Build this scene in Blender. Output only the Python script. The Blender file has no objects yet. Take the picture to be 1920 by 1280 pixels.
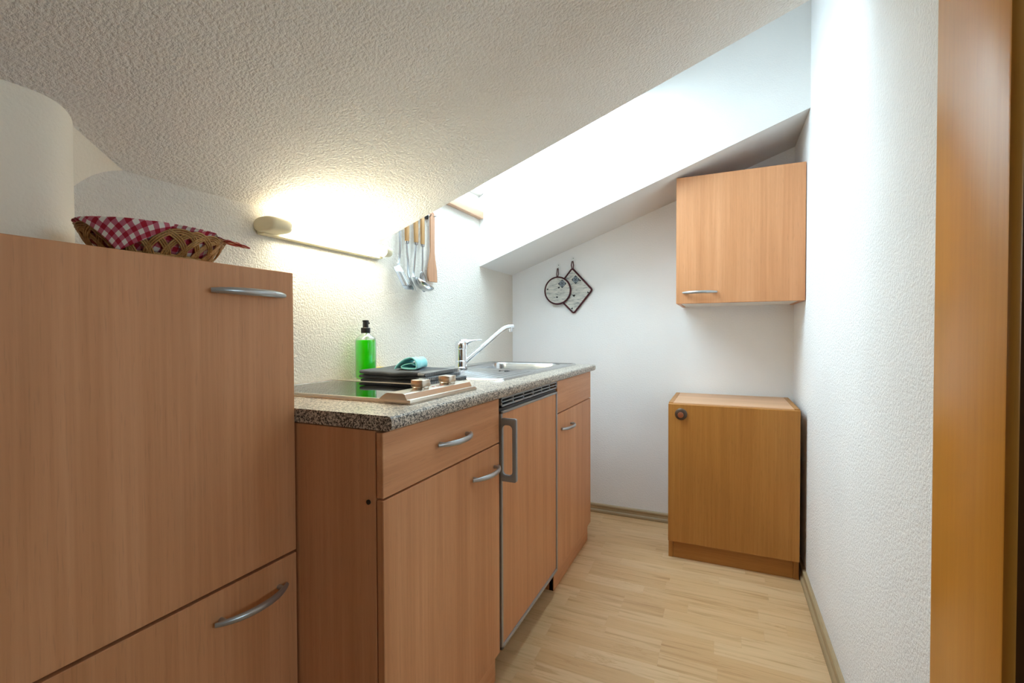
import bpy, bmesh, math, random
from mathutils import Vector, Matrix
random.seed(7)
S = bpy.context.scene
COL = S.collection

# ------------------------------------------------------------------ camera, light, exposure
F_PX = 875.0
cam_d = bpy.data.cameras.new('camera')
cam_d.sensor_width = 36.0
cam_d.lens = 36.0 * F_PX / 1920.0
cam_d.clip_start = 0.02
cam = bpy.data.objects.new('camera', cam_d)
COL.objects.link(cam)
yaw, pitch, roll = (math.radians(a) for a in (24.2722, -1.0537, -0.2117))
fw = Vector((-math.sin(yaw) * math.cos(pitch), math.cos(yaw) * math.cos(pitch), math.sin(pitch)))
rt = Vector((math.cos(yaw), math.sin(yaw), 0))
up = rt.cross(fw)
r2 = rt * math.cos(roll) + up * math.sin(roll)
u2 = -rt * math.sin(roll) + up * math.cos(roll)
cam.matrix_world = Matrix(((r2.x, u2.x, -fw.x, 0), (r2.y, u2.y, -fw.y, 0), (r2.z, u2.z, -fw.z, 0.9995), (0, 0, 0, 1)))
S.camera = cam

world = bpy.data.worlds.new('overcast_sky')
S.world = world
world.use_nodes = True
wn = world.node_tree
wn.nodes['Background'].inputs[0].default_value = (0.73, 0.885, 1.0, 1)
wn.nodes['Background'].inputs[1].default_value = 8.4

VS = S.view_settings
VS.view_transform = 'Standard'
VS.look = 'None'
VS.gamma = 1.0
VS.use_curve_mapping = False
VS.exposure = 0.74
S.cycles.max_bounces = 14
S.cycles.diffuse_bounces = 8
S.cycles.transparent_max_bounces = 16
S.cycles.sample_clamp_indirect = 8.0

# measured layout (metres): X to the right, Y away from the camera, Z up
XL, XR, YB = -1.150, 0.308, 2.560
ZC, SL = 1.344, 0.3605                  # ceiling height at the left wall, slope
YW0, YW1 = 1.3865, 2.1434               # roof window shaft
GX1 = -0.34                              # glass ends here; shaft above closed so the far wall fades to grey
YREAR = -2.2
ROOF = 0.265
def zc(x): return ZC + SL * (x - XL)
WZ0, WSL = 1.705, 0.44                 # plane of the roof window, steeper than the ceiling
def zw(x): return WZ0 + WSL * (x - XL)

def portal(name, loc, rot, sx, sy):
    d = bpy.data.lights.new(name, 'AREA')
    d.shape = 'RECTANGLE'; d.size = sx; d.size_y = sy
    d.cycles.is_portal = True
    o = bpy.data.objects.new(name, d); COL.objects.link(o)
    o.location = loc; o.rotation_euler = rot
    return o
_a = math.atan(WSL)
portal('sky_portal', ((XL + GX1) / 2, (YW0 + YW1) / 2, zw((XL + GX1) / 2) + 0.06), (0, -_a, 0), (GX1 - XL) / math.cos(_a) + .02, YW1 - YW0 + .02)
REAR_FILL_W = (-0.65, -0.20, 0.90, 1.15)        # added unseen window behind the camera, for fill light
portal('rear_fill_portal', ((REAR_FILL_W[0] + REAR_FILL_W[1]) / 2, YREAR - .06, (REAR_FILL_W[2] + REAR_FILL_W[3]) / 2), (math.pi / 2, 0, 0), REAR_FILL_W[1] - REAR_FILL_W[0], REAR_FILL_W[3] - REAR_FILL_W[2])

SIDE_FILL_W = (-.20, .50, .98, 1.75)           # window of an added, unseen room; fill light through the doorway
portal('side_fill_portal', (2.26, (SIDE_FILL_W[0] + SIDE_FILL_W[1]) / 2, (SIDE_FILL_W[2] + SIDE_FILL_W[3]) / 2), (math.pi / 2, 0, math.pi / 2), SIDE_FILL_W[1] - SIDE_FILL_W[0], SIDE_FILL_W[3] - SIDE_FILL_W[2])

# ------------------------------------------------------------------ materials
def lin(c):
    return tuple((v / 12.92 if v <= .04045 else ((v + .055) / 1.055) ** 2.4) for v in (x / 255.0 for x in c))
def rgba(c): return lin(c) + (1.0,)
def new_mat(name):
    m = bpy.data.materials.new(name); m.use_nodes = True
    nt = m.node_tree
    return m, nt, nt.nodes['Principled BSDF']
def plain(name, c, rough=.5, metal=0.0, **kw):
    m, nt, b = new_mat(name)
    b.inputs['Base Color'].default_value = rgba(c)
    b.inputs['Roughness'].default_value = rough
    b.inputs['Metallic'].default_value = metal
    for k, v in kw.items(): b.inputs[k.replace('_', ' ')].default_value = v
    return m
def nd(nt, t, **kw):
    n = nt.nodes.new(t)
    for k, v in kw.items(): setattr(n, k, v)
    return n
def coords(nt, scale, loc=(0, 0, 0), rnd=0.0, kind='Object'):
    tc = nd(nt, 'ShaderNodeTexCoord'); mp = nd(nt, 'ShaderNodeMapping')
    mp.inputs['Scale'].default_value = scale; mp.inputs['Location'].default_value = loc
    nt.links.new(tc.outputs[kind], mp.inputs['Vector'])
    if rnd:
        oi = nd(nt, 'ShaderNodeObjectInfo'); ml = nd(nt, 'ShaderNodeMath', operation='MULTIPLY')
        ml.inputs[1].default_value = rnd
        nt.links.new(oi.outputs['Random'], ml.inputs[0])
        cx = nd(nt, 'ShaderNodeCombineXYZ')
        for i in range(3): nt.links.new(ml.outputs[0], cx.inputs[i])
        nt.links.new(cx.outputs[0], mp.inputs['Location'])
    return mp.outputs['Vector']
def noise(nt, vec, scale=1.0, detail=3.0, rough=.5, dist=0.0):
    n = nd(nt, 'ShaderNodeTexNoise')
    n.inputs['Scale'].default_value = scale; n.inputs['Detail'].default_value = detail
    n.inputs['Roughness'].default_value = rough; n.inputs['Distortion'].default_value = dist
    nt.links.new(vec, n.inputs['Vector'])
    return n.outputs['Fac']
def ramp(nt, fac, stops, interp='LINEAR'):
    r = nd(nt, 'ShaderNodeValToRGB'); r.color_ramp.interpolation = interp
    e = r.color_ramp.elements
    while len(e) < len(stops): e.new(.5)
    for i, (p, c) in enumerate(stops):
        e[i].position = p; e[i].color = c if len(c) == 4 else rgba(c)
    nt.links.new(fac, r.inputs[0])
    return r.outputs[0]
def mixc(nt, a, b, fac, blend='MIX'):
    m = nd(nt, 'ShaderNodeMix', data_type='RGBA', blend_type=blend)
    for sock, v in ((m.inputs[0], fac), (m.inputs[6], a), (m.inputs[7], b)):
        if hasattr(v, 'links'): nt.links.new(v, sock)
        else: sock.default_value = v
    return m.outputs[2]
def math_(nt, op, a, b=None):
    m = nd(nt, 'ShaderNodeMath', operation=op)
    for i, v in enumerate((a, b)):
        if v is None: continue
        if hasattr(v, 'links'): nt.links.new(v, m.inputs[i])
        else: m.inputs[i].default_value = v
    return m.outputs[0]
def bump(nt, b, h, strength, dist):
    n = nd(nt, 'ShaderNodeBump')
    n.inputs['Strength'].default_value = strength; n.inputs['Distance'].default_value = dist
    nt.links.new(h, n.inputs['Height']); nt.links.new(n.outputs[0], b.inputs['Normal'])

def plaster(name, c, scale, strength, dist, fine=0.0):
    m, nt, b = new_mat(name)
    v = coords(nt, (1, 1, 1))
    n = noise(nt, v, scale, 4.0, .55)
    h = ramp(nt, n, [(.34, (0, 0, 0, 1)), (.62, (1, 1, 1, 1))])
    big = noise(nt, v, 3.0, 2.0)
    b.inputs['Roughness'].default_value = .9
    b.inputs['Specular IOR Level'].default_value = .15
    c0 = rgba(c); c1 = tuple(min(1, x * .95) for x in c0[:3]) + (1,)
    nt.links.new(ramp(nt, big, [(.3, c1), (.7, c0)]), b.inputs['Base Color'])
    bump(nt, b, h, strength, dist)
    return m
def wood(name, axis, dark, mid, light, rough=.42, fleck=.5, spec=.4, scale=1.0, rnd=9.0, wavy=.0):
    """fine straight-grained veneer, grain along the given axis"""
    m, nt, b = new_mat(name)
    def sc(cross, along): return tuple((along if i == axis else cross) * scale for i in range(3))
    band = noise(nt, coords(nt, sc(16, .55), rnd=rnd), 1.0, 3.0, .55, wavy)
    fine = noise(nt, coords(nt, sc(120, 2.5), rnd=rnd), 1.0, 2.0, .6)
    flk = noise(nt, coords(nt, sc(420, 22), rnd=rnd), 1.0, 1.0, .5)
    a = math_(nt, 'ADD', math_(nt, 'MULTIPLY', band, .62), math_(nt, 'MULTIPLY', fine, .38))
    col = ramp(nt, a, [(.34, dark), (.5, mid), (.66, light)])
    fk = ramp(nt, flk, [(.60, (1, 1, 1, 1)), (.72, (1 - .34 * fleck,) * 3 + (1,))])
    col = mixc(nt, col, fk, 1.0, 'MULTIPLY')
    nt.links.new(col, b.inputs['Base Color'])
    b.inputs['Roughness'].default_value = rough
    b.inputs['Specular IOR Level'].default_value = spec
    return m

M = {}
M['plaster'] = plaster('rough_plaster', (236, 231, 222), 190, .7, .0036)
M['plaster_ceiling'] = plaster('rough_ceiling_plaster', (247, 243, 237), 150, .75, .0040)
M['smooth'] = plaster('smooth_plaster', (230, 230, 229), 190, .25, .0012)
M['warm_smooth'] = plaster('warm_smooth_plaster', (246, 238, 222), 190, .25, .0012)
M['back_wall'] = plaster('back_wall_plaster', (240, 240, 241), 150, .28, .0020)
M['white_wall'] = plaster('white_wall_plaster', (243, 244, 246), 170, .55, .0028)
BEECH = ((191, 132, 89), (203, 144, 100), (214, 156, 113))
M['beech_z'] = wood('beech_vertical', 2, *BEECH, fleck=.32)
M['beech_y'] = wood('beech_along', 1, *BEECH, fleck=.32)
M['beech_x'] = wood('beech_across', 0, *BEECH)
OLD = ((162, 106, 46), (172, 116, 53), (182, 127, 62))
M['old_z'] = wood('honey_beech_vertical', 2, *OLD, fleck=.35)
M['old_x'] = wood('honey_beech_across', 0, *OLD, fleck=.35)
TOPC = ((196, 150, 112), (208, 162, 124), (220, 176, 138))
M['old_top'] = wood('pale_beech_top', 0, *TOPC, fleck=.3)
CAS = ((190, 128, 46), (196, 134, 50), (202, 141, 56))
M['casing'] = wood('door_casing_veneer', 2, *CAS, rough=.34, fleck=.2, spec=.4)
M['door_leaf'] = wood('shaded_brown_veneer', 2, (74, 46, 22), (84, 52, 26), (94, 60, 32), rough=.3, fleck=.3)  # shade of the lining's turned-away face is mixed into this brown
M['pine'] = wood('pine_batten', 1, (190, 146, 114), (202, 160, 130), (212, 174, 146), rough=.4, fleck=.3)
M['skirting'] = wood('skirting_veneer', 0, (150, 128, 96), (166, 144, 110), (180, 158, 124), rough=.45, fleck=.4)
M['skirting_y'] = wood('skirting_veneer_along', 1, (150, 128, 96), (166, 144, 110), (180, 158, 124), rough=.45, fleck=.4)
M['utensil_wood'] = wood('utensil_handle_wood', 2, (140, 102, 62), (172, 132, 84), (198, 160, 112), rough=.5, scale=3)
M['spatula_wood'] = wood('spatula_wood', 2, (160, 116, 86), (176, 132, 102), (188, 146, 116), rough=.55, scale=2)

def floor_mat():
    m, nt, b = new_mat('laminate_strip')
    oi = nd(nt, 'ShaderNodeObjectInfo')
    base = ramp(nt, oi.outputs['Random'], [(0, (202, 164, 120)), (.25, (208, 171, 127)), (.5, (211, 176, 134)), (.8, (215, 182, 141)), (1, (206, 167, 123))])
    g = noise(nt, coords(nt, (2.6, 46, 46), rnd=37.0), 1.0, 4.0, .6, .8)
    gl = ramp(nt, g, [(.30, (.74, .66, .56, 1)), (.46, (.97, .96, .94, 1)), (.7, (1.04, 1.04, 1.03, 1))])
    vein = noise(nt, coords(nt, (1.5, 30, 30), rnd=61.0), 1.0, 6.0, .7, 1.6)
    vl = ramp(nt, vein, [(.475, (1, 1, 1, 1)), (.5, (.76, .66, .54, 1)), (.525, (1, 1, 1, 1))])
    msk = noise(nt, coords(nt, (3, 9, 9), rnd=23.0), 1.0, 2.0)
    mk = ramp(nt, msk, [(.5, (0, 0, 0, 1)), (.62, (.8, .8, .8, 1))])
    c = mixc(nt, base, gl, 1.0, 'MULTIPLY')
    c2 = mixc(nt, c, vl, 1.0, 'MULTIPLY')
    nt.links.new(mixc(nt, c, c2, mk), b.inputs['Base Color'])
    b.inputs['Roughness'].default_value = .38
    b.inputs['Specular IOR Level'].default_value = .4
    return m
M['floor'] = floor_mat()

def granite():
    m, nt, b = new_mat('granite_laminate')
    v = coords(nt, (1, 1, 1))
    w = nd(nt, 'ShaderNodeTexVoronoi'); w.inputs['Scale'].default_value = 360
    nt.links.new(v, w.inputs['Vector'])
    sx = nd(nt, 'ShaderNodeSeparateColor'); nt.links.new(w.outputs['Color'], sx.inputs[0])
    n = noise(nt, v, 210, 3.0, .6)
    a = math_(nt, 'ADD', math_(nt, 'MULTIPLY', sx.outputs[0], .55), math_(nt, 'MULTIPLY', n, .55))
    col = ramp(nt, a, [(.26, (26, 24, 24)), (.40, (72, 66, 62)), (.52, (140, 130, 120)), (.64, (196, 186, 172)), (.78, (220, 210, 196)), (.9, (112, 104, 98))])
    nt.links.new(col, b.inputs['Base Color'])
    b.inputs['Roughness'].default_value = .33
    b.inputs['Specular IOR Level'].default_value = .55
    return m
M['granite'] = granite()

M['gap'] = plain('dark_gap', (26, 22, 20), .8)
M['white_board'] = plain('white_board', (226, 224, 220), .5)
M['silver'] = plain('satin_silver', (176, 178, 180), .32, .75)
M['grey_plastic'] = plain('grey_plastic', (152, 158, 164), .45, 0.0)
M['grey_dark'] = plain('dark_grey_plastic', (52, 56, 60), .5)
M['alu'] = plain('brushed_aluminium', (168, 172, 176), .35, .6)
M['champagne'] = plain('champagne_steel', (208, 198, 184), .27, .92)
M['chrome'] = plain('chrome', (232, 234, 238), .06, 1.0)
M['steel'] = plain('polished_steel', (182, 186, 190), .22, 1.0)
M['sink_steel'] = plain('brushed_sink_steel', (204, 206, 208), .26, 1.0)
M['hob_glass'] = plain('black_hob_glass', (8, 8, 9), .03, 0.0, Specular_IOR_Level=.75)
M['red'] = plain('red_mark', (196, 44, 28), .5)
M['black'] = plain('black_plastic', (22, 23, 25), .35)
M['cream'] = plain('cream_plastic', (222, 212, 180), .4)
M['copper'] = plain('copper', (196, 128, 96), .3, .9)
M['bronze'] = plain('dark_bronze', (92, 76, 64), .45, .6)
M['yellow'] = plain('yellow_sponge', (226, 190, 70), .9)
M['burgundy'] = plain('burgundy_piping', (66, 18, 28), .8)
M['slate'] = plain('slate_print', (52, 60, 68), .8)
M['ice'] = plain('pale_blue_print', (150, 162, 172), .8)
M['ink'] = plain('black_print', (20, 18, 20), .8)
M['wicker'] = wood('wicker', 0, (138, 98, 50), (170, 128, 74), (196, 156, 100), rough=.5, scale=2, fleck=.6)
M['screw'] = plain('dull_screw', (70, 66, 62), .4, .8)

def cloth_mat(name, c0, c1, scale=900):
    m, nt, b = new_mat(name)
    n = noise(nt, coords(nt, (1, 1, 1)), scale, 2.0, .6)
    nt.links.new(ramp(nt, n, [(.3, c0), (.7, c1)]), b.inputs['Base Color'])
    b.inputs['Roughness'].default_value = .95
    b.inputs['Sheen Weight'].default_value = .25
    bump(nt, b, n, .5, .0012)
    return m
M['teal'] = cloth_mat('teal_microfibre', (118, 216, 222), (172, 242, 244), 700)
def towel_mat():
    m, nt, b = new_mat('charcoal_towel')
    tc = nd(nt, 'ShaderNodeTexCoord'); sp = nd(nt, 'ShaderNodeSeparateXYZ')
    nt.links.new(tc.outputs['UV'], sp.inputs[0])
    n = noise(nt, coords(nt, (1, 1, 1)), 1100, 2.0, .6)
    base = ramp(nt, n, [(.3, (50, 54, 60)), (.7, (88, 93, 100))])
    # woven pale dashes near one hem
    w = math_(nt, 'SINE', math_(nt, 'MULTIPLY', sp.outputs[1], 150.0))
    dash = math_(nt, 'GREATER_THAN', w, .25)
    band = math_(nt, 'MULTIPLY', math_(nt, 'GREATER_THAN', sp.outputs[0], .905), math_(nt, 'LESS_THAN', sp.outputs[0], .985))
    nt.links.new(mixc(nt, base, rgba((176, 180, 184)), math_(nt, 'MULTIPLY', math_(nt, 'MULTIPLY', dash, band), .8)), b.inputs['Base Color'])
    b.inputs['Roughness'].default_value = .95
    bump(nt, b, n, .6, .0014)
    return m
M['towel'] = towel_mat()
def gingham():
    m, nt, b = new_mat('red_gingham')
    tc = nd(nt, 'ShaderNodeTexCoord'); sp = nd(nt, 'ShaderNodeSeparateXYZ')
    nt.links.new(tc.outputs['UV'], sp.inputs[0])
    f = []
    for k in (0, 1):
        t = math_(nt, 'FRACT', math_(nt, 'MULTIPLY', sp.outputs[k], 12.5))
        f.append(math_(nt, 'GREATER_THAN', t, .5))
    s = math_(nt, 'MULTIPLY', math_(nt, 'ADD', f[0], f[1]), .5)
    col = ramp(nt, s, [(0.0, (226, 218, 208)), (.5, (186, 96, 112)), (1.0, (160, 16, 44))], 'CONSTANT')
    r = col.node.color_ramp.elements
    r[0].position, r[1].position, r[2].position = 0.0, .25, .75
    nt.links.new(col, b.inputs['Base Color'])
    b.inputs['Roughness'].default_value = .9
    return m
M['gingham'] = gingham()
def plank_print():
    m, nt, b = new_mat('grey_plank_print')
    v = coords(nt, (22, 1, 120))
    n = noise(nt, v, 1.0, 5.0, .6, .7)
    nt.links.new(ramp(nt, n, [(.34, (142, 146, 146)), (.48, (196, 196, 190)), (.7, (216, 212, 204))]), b.inputs['Base Color'])
    b.inputs['Roughness'].default_value = .9
    return m
M['print'] = plank_print()

def see_thru(name, tint, gloss=.08, rough=.02):
    m = bpy.data.materials.new(name); m.use_nodes = True
    nt = m.node_tree; nt.nodes.clear()
    out = nd(nt, 'ShaderNodeOutputMaterial'); mx = nd(nt, 'ShaderNodeMixShader')
    t = nd(nt, 'ShaderNodeBsdfTransparent'); g = nd(nt, 'ShaderNodeBsdfGlossy')
    t.inputs[0].default_value = tint; g.inputs['Roughness'].default_value = rough
    lw = nd(nt, 'ShaderNodeLayerWeight'); lw.inputs['Blend'].default_value = gloss
    nt.links.new(lw.outputs['Facing'], mx.inputs[0])
    nt.links.new(t.outputs[0], mx.inputs[1]); nt.links.new(g.outputs[0], mx.inputs[2])
    nt.links.new(mx.outputs[0], out.inputs[0])
    return m
M['pane'] = see_thru('window_glass', (.95, .98, .97, 1), .05)
M['hook_clear'] = see_thru('hook_plastic', (.985, .99, .988, 1), .10)
M['clear'] = see_thru('clear_plastic', (.93, .95, .94, 1), .32)
def liquid():
    m = bpy.data.materials.new('green_soap'); m.use_nodes = True
    nt = m.node_tree; nt.nodes.clear()
    out = nd(nt, 'ShaderNodeOutputMaterial')
    t = nd(nt, 'ShaderNodeBsdfTransparent'); t.inputs[0].default_value = (.10, .80, .02, 1)
    d = nd(nt, 'ShaderNodeBsdfDiffuse'); d.inputs[0].default_value = rgba((70, 236, 20))
    tr = nd(nt, 'ShaderNodeBsdfTranslucent'); tr.inputs[0].default_value = rgba((90, 252, 20))
    g = nd(nt, 'ShaderNodeBsdfGlossy'); g.inputs['Roughness'].default_value = .08
    a = nd(nt, 'ShaderNodeMixShader'); a.inputs[0].default_value = .5
    nt.links.new(d.outputs[0], a.inputs[1]); nt.links.new(tr.outputs[0], a.inputs[2])
    c = nd(nt, 'ShaderNodeMixShader'); c.inputs[0].default_value = .68
    nt.links.new(t.outputs[0], c.inputs[1]); nt.links.new(a.outputs[0], c.inputs[2])
    e = nd(nt, 'ShaderNodeMixShader'); e.inputs[0].default_value = .05
    nt.links.new(c.outputs[0], e.inputs[1]); nt.links.new(g.outputs[0], e.inputs[2])
    nt.links.new(e.outputs[0], out.inputs[0])
    return m
M['liquid'] = liquid()
def tube_light():
    m = bpy.data.materials.new('lit_tube'); m.use_nodes = True
    nt = m.node_tree; nt.nodes.clear()
    out = nd(nt, 'ShaderNodeOutputMaterial'); e = nd(nt, 'ShaderNodeEmission')
    e.inputs[0].default_value = (1.0, .90, .64, 1); e.inputs[1].default_value = 31.0
    nt.links.new(e.outputs[0], out.inputs[0])
    return m
M['tube'] = tube_light()

# ------------------------------------------------------------------ mesh helpers
def box(bm, x0, x1, y0, y1, z0, z1, bevel=0.0, seg=1):
    vs = [bm.verts.new((x, y, z)) for x in (x0, x1) for y in (y0, y1) for z in (z0, z1)]
    fs = [bm.faces.new([vs[i] for i in f]) for f in ((0, 1, 3, 2), (4, 6, 7, 5), (0, 4, 5, 1), (2, 3, 7, 6), (0, 2, 6, 4), (1, 5, 7, 3))]
    if bevel:
        es = list({e for f in fs for e in f.edges})
        bmesh.ops.bevel(bm, geom=es, offset=bevel, segments=seg, affect='EDGES', profile=.5)
    return bm
def frame_of(d):
    d = d.normalized()
    a = Vector((0, 0, 1)) if abs(d.z) < .9 else Vector((1, 0, 0))
    s = d.cross(a).normalized()
    return s, s.cross(d).normalized()
def tube(bm, pts, rad, n=12, cap=True, ref=None, flat=1.0):
    """swept round (or flattened) bar; rad is a number or a list; ref fixes the flattened direction"""
    pts = [Vector(p) for p in pts]
    rings = []
    for i, p in enumerate(pts):
        d = (pts[min(i + 1, len(pts) - 1)] - pts[max(i - 1, 0)])
        d = d.normalized() if d.length > 1e-9 else Vector((0, 0, 1))
        if ref is not None:
            s = Vector(ref); s = (s - d * s.dot(d)).normalized(); t = s.cross(d).normalized()
        elif i == 0:
            s, t = frame_of(d)
        else:
            s = (s - d * s.dot(d)).normalized(); t = s.cross(d).normalized()
        r = rad[i] if isinstance(rad, (list, tuple)) else rad
        rings.append([bm.verts.new(p + s * r * math.cos(2 * math.pi * k / n) + t * r * flat * math.sin(2 * math.pi * k / n)) for k in range(n)])
    for a, b in zip(rings, rings[1:]):
        for k in range(n):
            bm.faces.new((a[k], a[(k + 1) % n], b[(k + 1) % n], b[k]))
    if cap:
        bm.faces.new(rings[0][::-1]); bm.faces.new(rings[-1])
    return bm
def lathe(bm, cx, cy, prof, n=32, sx=1.0, sy=1.0):
    rings = []
    for r, z in prof:
        rings.append([bm.verts.new((cx + sx * max(r, 1e-5) * math.cos(2 * math.pi * k / n), cy + sy * max(r, 1e-5) * math.sin(2 * math.pi * k / n), z)) for k in range(n)])
    for a, b in zip(rings, rings[1:]):
        for k in range(n):
            bm.faces.new((a[k], a[(k + 1) % n], b[(k + 1) % n], b[k]))
    bm.faces.new(rings[0][::-1]); bm.faces.new(rings[-1])
    return bm
def prism(bm, poly, axis, a, b):
    """poly: 2D points in the plane of the other two axes (cyclic order kept), swept along axis from a to b"""
    def mk(p, t):
        return {0: (t, p[0], p[1]), 1: (p[0], t, p[1]), 2: (p[0], p[1], t)}[axis]
    A = [bm.verts.new(mk(p, a)) for p in poly]; B = [bm.verts.new(mk(p, b)) for p in poly]
    n = len(poly)
    bm.faces.new(A); bm.faces.new(B[::-1])
    for i in range(n):
        bm.faces.new((A[i], B[i], B[(i + 1) % n], A[(i + 1) % n]))
    return bm
def cyl(bm, p0, p1, r, n=16, r1=None):
    return tube(bm, [p0, p1], [r, r1 if r1 is not None else r], n)
def sheet(bm, nu, nv, fn, thick=0.0, uv=False):
    """grid surface fn(u, v) -> Vector"""
    g = [[bm.verts.new(fn(i / (nu - 1), j / (nv - 1))) for j in range(nv)] for i in range(nu)]
    lay = bm.loops.layers.uv.new('uv') if uv else None
    for i in range(nu - 1):
        for j in range(nv - 1):
            f = bm.faces.new((g[i][j], g[i + 1][j], g[i + 1][j + 1], g[i][j + 1]))
            if uv:
                for l, (a, b) in zip(f.loops, ((i, j), (i + 1, j), (i + 1, j + 1), (i, j + 1))):
                    l[lay].uv = (a / (nu - 1), b / (nv - 1))
    return g
def base_of(p):
    w = Vector((0, 0, 0))
    while p is not None:
        w += p.location; p = p.parent
    return w
def obj(name, bm, mat, parent=None, loc=(0, 0, 0), smooth=True, angle=35, solid=0.0, label=None, normals=True):
    """link a bmesh built in room coordinates as ONE object with its origin at loc (or at its thing's base)"""
    off = base_of(parent) if parent is not None else Vector(loc)
    if normals: bmesh.ops.recalc_face_normals(bm, faces=bm.faces[:])
    bmesh.ops.translate(bm, verts=bm.verts[:], vec=-off)
    me = bpy.data.meshes.new(name); bm.to_mesh(me); bm.free()
    for m in (mat if isinstance(mat, (list, tuple)) else [mat]):
        me.materials.append(M[m])
    if smooth:
        me.polygons.foreach_set('use_smooth', [True] * len(me.polygons))
        me.set_sharp_from_angle(angle=math.radians(angle))
    o = bpy.data.objects.new(name, me); COL.objects.link(o)
    if parent is not None: o.parent = parent
    else: o.location = off
    if solid:
        s = o.modifiers.new('thickness', 'SOLIDIFY'); s.thickness = solid; s.offset = 0
    if label: o['label'] = label
    return o
def B(): return bmesh.new()
def thing(name, label, cat, loc, group=None):
    o = bpy.data.objects.new(name, None); COL.objects.link(o)
    o.empty_display_size = .05
    o.location = loc
    return tag(o, label, cat, group)
def tag(o, label, cat, group=None):
    o['label'] = label; o['category'] = cat
    if group: o['group'] = group
    return o
def struct(name, bm, mat, loc=(0, 0, 0), parent=None, **kw):
    o = obj(name, bm, mat, parent, loc, **kw)
    o['kind'] = 'structure'
    return o
def panel(name, parent, mat, x0, x1, y0, y1, z0, z1, bev=.0012, label=None):
    return obj(name, box(B(), x0, x1, y0, y1, z0, z1, bev), mat, parent, label=label)

# ------------------------------------------------------------------ the room
WT = .12
struct('wall_left', box(B(), XL - WT, XL, YREAR - WT, YB + WT, -.02, WZ0 - .002), 'plaster', smooth=False)
struct('wall_back', box(B(), XL - WT, XR + WT, YB, YB + WT, -.02, 2.40), 'back_wall', smooth=False)
DY0, DY1, DZ = -.06, .735, 1.83           # door opening in the right wall
bm = B()
box(bm, XR, XR + WT, DY1, YB, -.02, zw(XR) - .002)
box(bm, XR, XR + WT, YREAR - WT, DY0, -.02, 2.34)
box(bm, XR, XR + WT, DY0, DY1, DZ, 2.34)
struct('wall_right', bm, 'white_wall', smooth=False)
bm = B()
x0, x1, z0, z1 = REAR_FILL_W
box(bm, XL - WT, x0, YREAR - WT, YREAR, -.02, 2.34)
box(bm, x1, XR + WT, YREAR - WT, YREAR, -.02, 2.34)
box(bm, x0, x1, YREAR - WT, YREAR, -.02, z0)
box(bm, x0, x1, YREAR - WT, YREAR, z1, 2.34)
struct('wall_rear', bm, 'white_wall', smooth=False)
def roof_poly(t=ROOF):
    a, b = XL - .0, XR + WT
    return [(a, zc(a)), (b, zc(b)), (b, zw(b) - .001), (a, WZ0 - .001)]
bm = prism(B(), roof_poly(), 1, YREAR - WT, YW0)
bm.faces.ensure_lookup_table()
for f in bm.faces:
    f.material_index = 1 if abs(f.calc_center_median().y - YW0) < 1e-4 else 0
struct('ceiling', bm, ['plaster_ceiling', 'smooth'], smooth=False)
struct('ceiling', prism(B(), roof_poly(), 1, YW1, YB + WT), 'smooth', smooth=False)

# plaster pillar in the left corner, its front edge rounded
bm = B()
r = .08; cx, cy = -1.014 - r, .372
poly = [(XL, -.25), (-1.014, -.25)] + [(cx + r * math.cos(a * math.pi / 2 / 14), cy + r * math.sin(a * math.pi / 2 / 14)) for a in range(15)] + [(XL, cy + r)]
prism(bm, poly, 2, 0, 1.41)
struct('wall_pillar', bm, 'warm_smooth', angle=20)
# sloping plaster fillet that fills the corner between pillar, ceiling and wall
A0, A1 = Vector((-1.048, .424, zc(-1.048) + .002)), Vector((XL - .006, .578, ZC - .001))
C0, C1 = Vector((XL - .006, .424, 1.185)), Vector((XL - .006, .578, ZC - .003))
def fil(u, v):
    a = A0.lerp(A1, u); c = C0.lerp(C1, u)
    c.z -= .0; c.z += .035 * math.sin(math.pi * u)
    p = a.lerp(c, v)
    p.x -= .010 * math.sin(math.pi * v) * (1 - u)
    return p
bm = B(); sheet(bm, 14, 8, fil)
struct('wall_fillet', bm, 'warm_smooth', angle=60)

# floor: base slab, laminate strips
fl = struct('floor', box(B(), XL - WT, XR + WT, YREAR - WT, YB + WT, -.06, -.0095), 'gap', smooth=False)
ENDS = {0: (-.53, -.175, -.010), 1: (-.354, -.175, .21), 2: (-.363, -.02), 3: (-.525, -.333, .06), 4: (-.5, -.333, -.186, .13), 5: (-.62, -.333, -.11, .2),
        6: (-.501, -.276, .12), 7: (-.505, -.2, .078), 8: (-.508, -.19, .162), 9: (-.40, -.009), 10: (-.498, -.15, .16), 11: (-.505, -.24, .09)}
PITCH, YREF = .0635, 1.435
def strip_cuts(k):
    c = list(ENDS[k]) if k in ENDS else [random.uniform(-.62, -.4), random.uniform(-.28, -.08), random.uniform(.06, .2)]
    c.sort()
    while c[0] - XL > .44: c.insert(0, c[0] - random.uniform(.26, .40))
    return [XL] + [q for q in c if XL + .05 < q < XR - .05] + [XR]
rest = B()
for k in range(-58, 18):
    y0 = YREF + k * PITCH; y1 = min(y0 + PITCH, YB)
    if y1 - y0 < .01: continue
    xs = strip_cuts(k)
    for a, b in zip(xs, xs[1:]):
        g = .00008
        if y0 > .55:
            obj('floor_strip', box(B(), a + g, b - g, y0 + g, y1 - g, -.010, random.uniform(-.0001, 0.0)), 'floor', fl, smooth=False)
        else:
            box(rest, a + g, b - g, y0 + g, y1 - g, -.010, 0)
o = obj('floor_strips', rest, 'floor', fl, smooth=False); o['kind'] = 'stuff'

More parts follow.
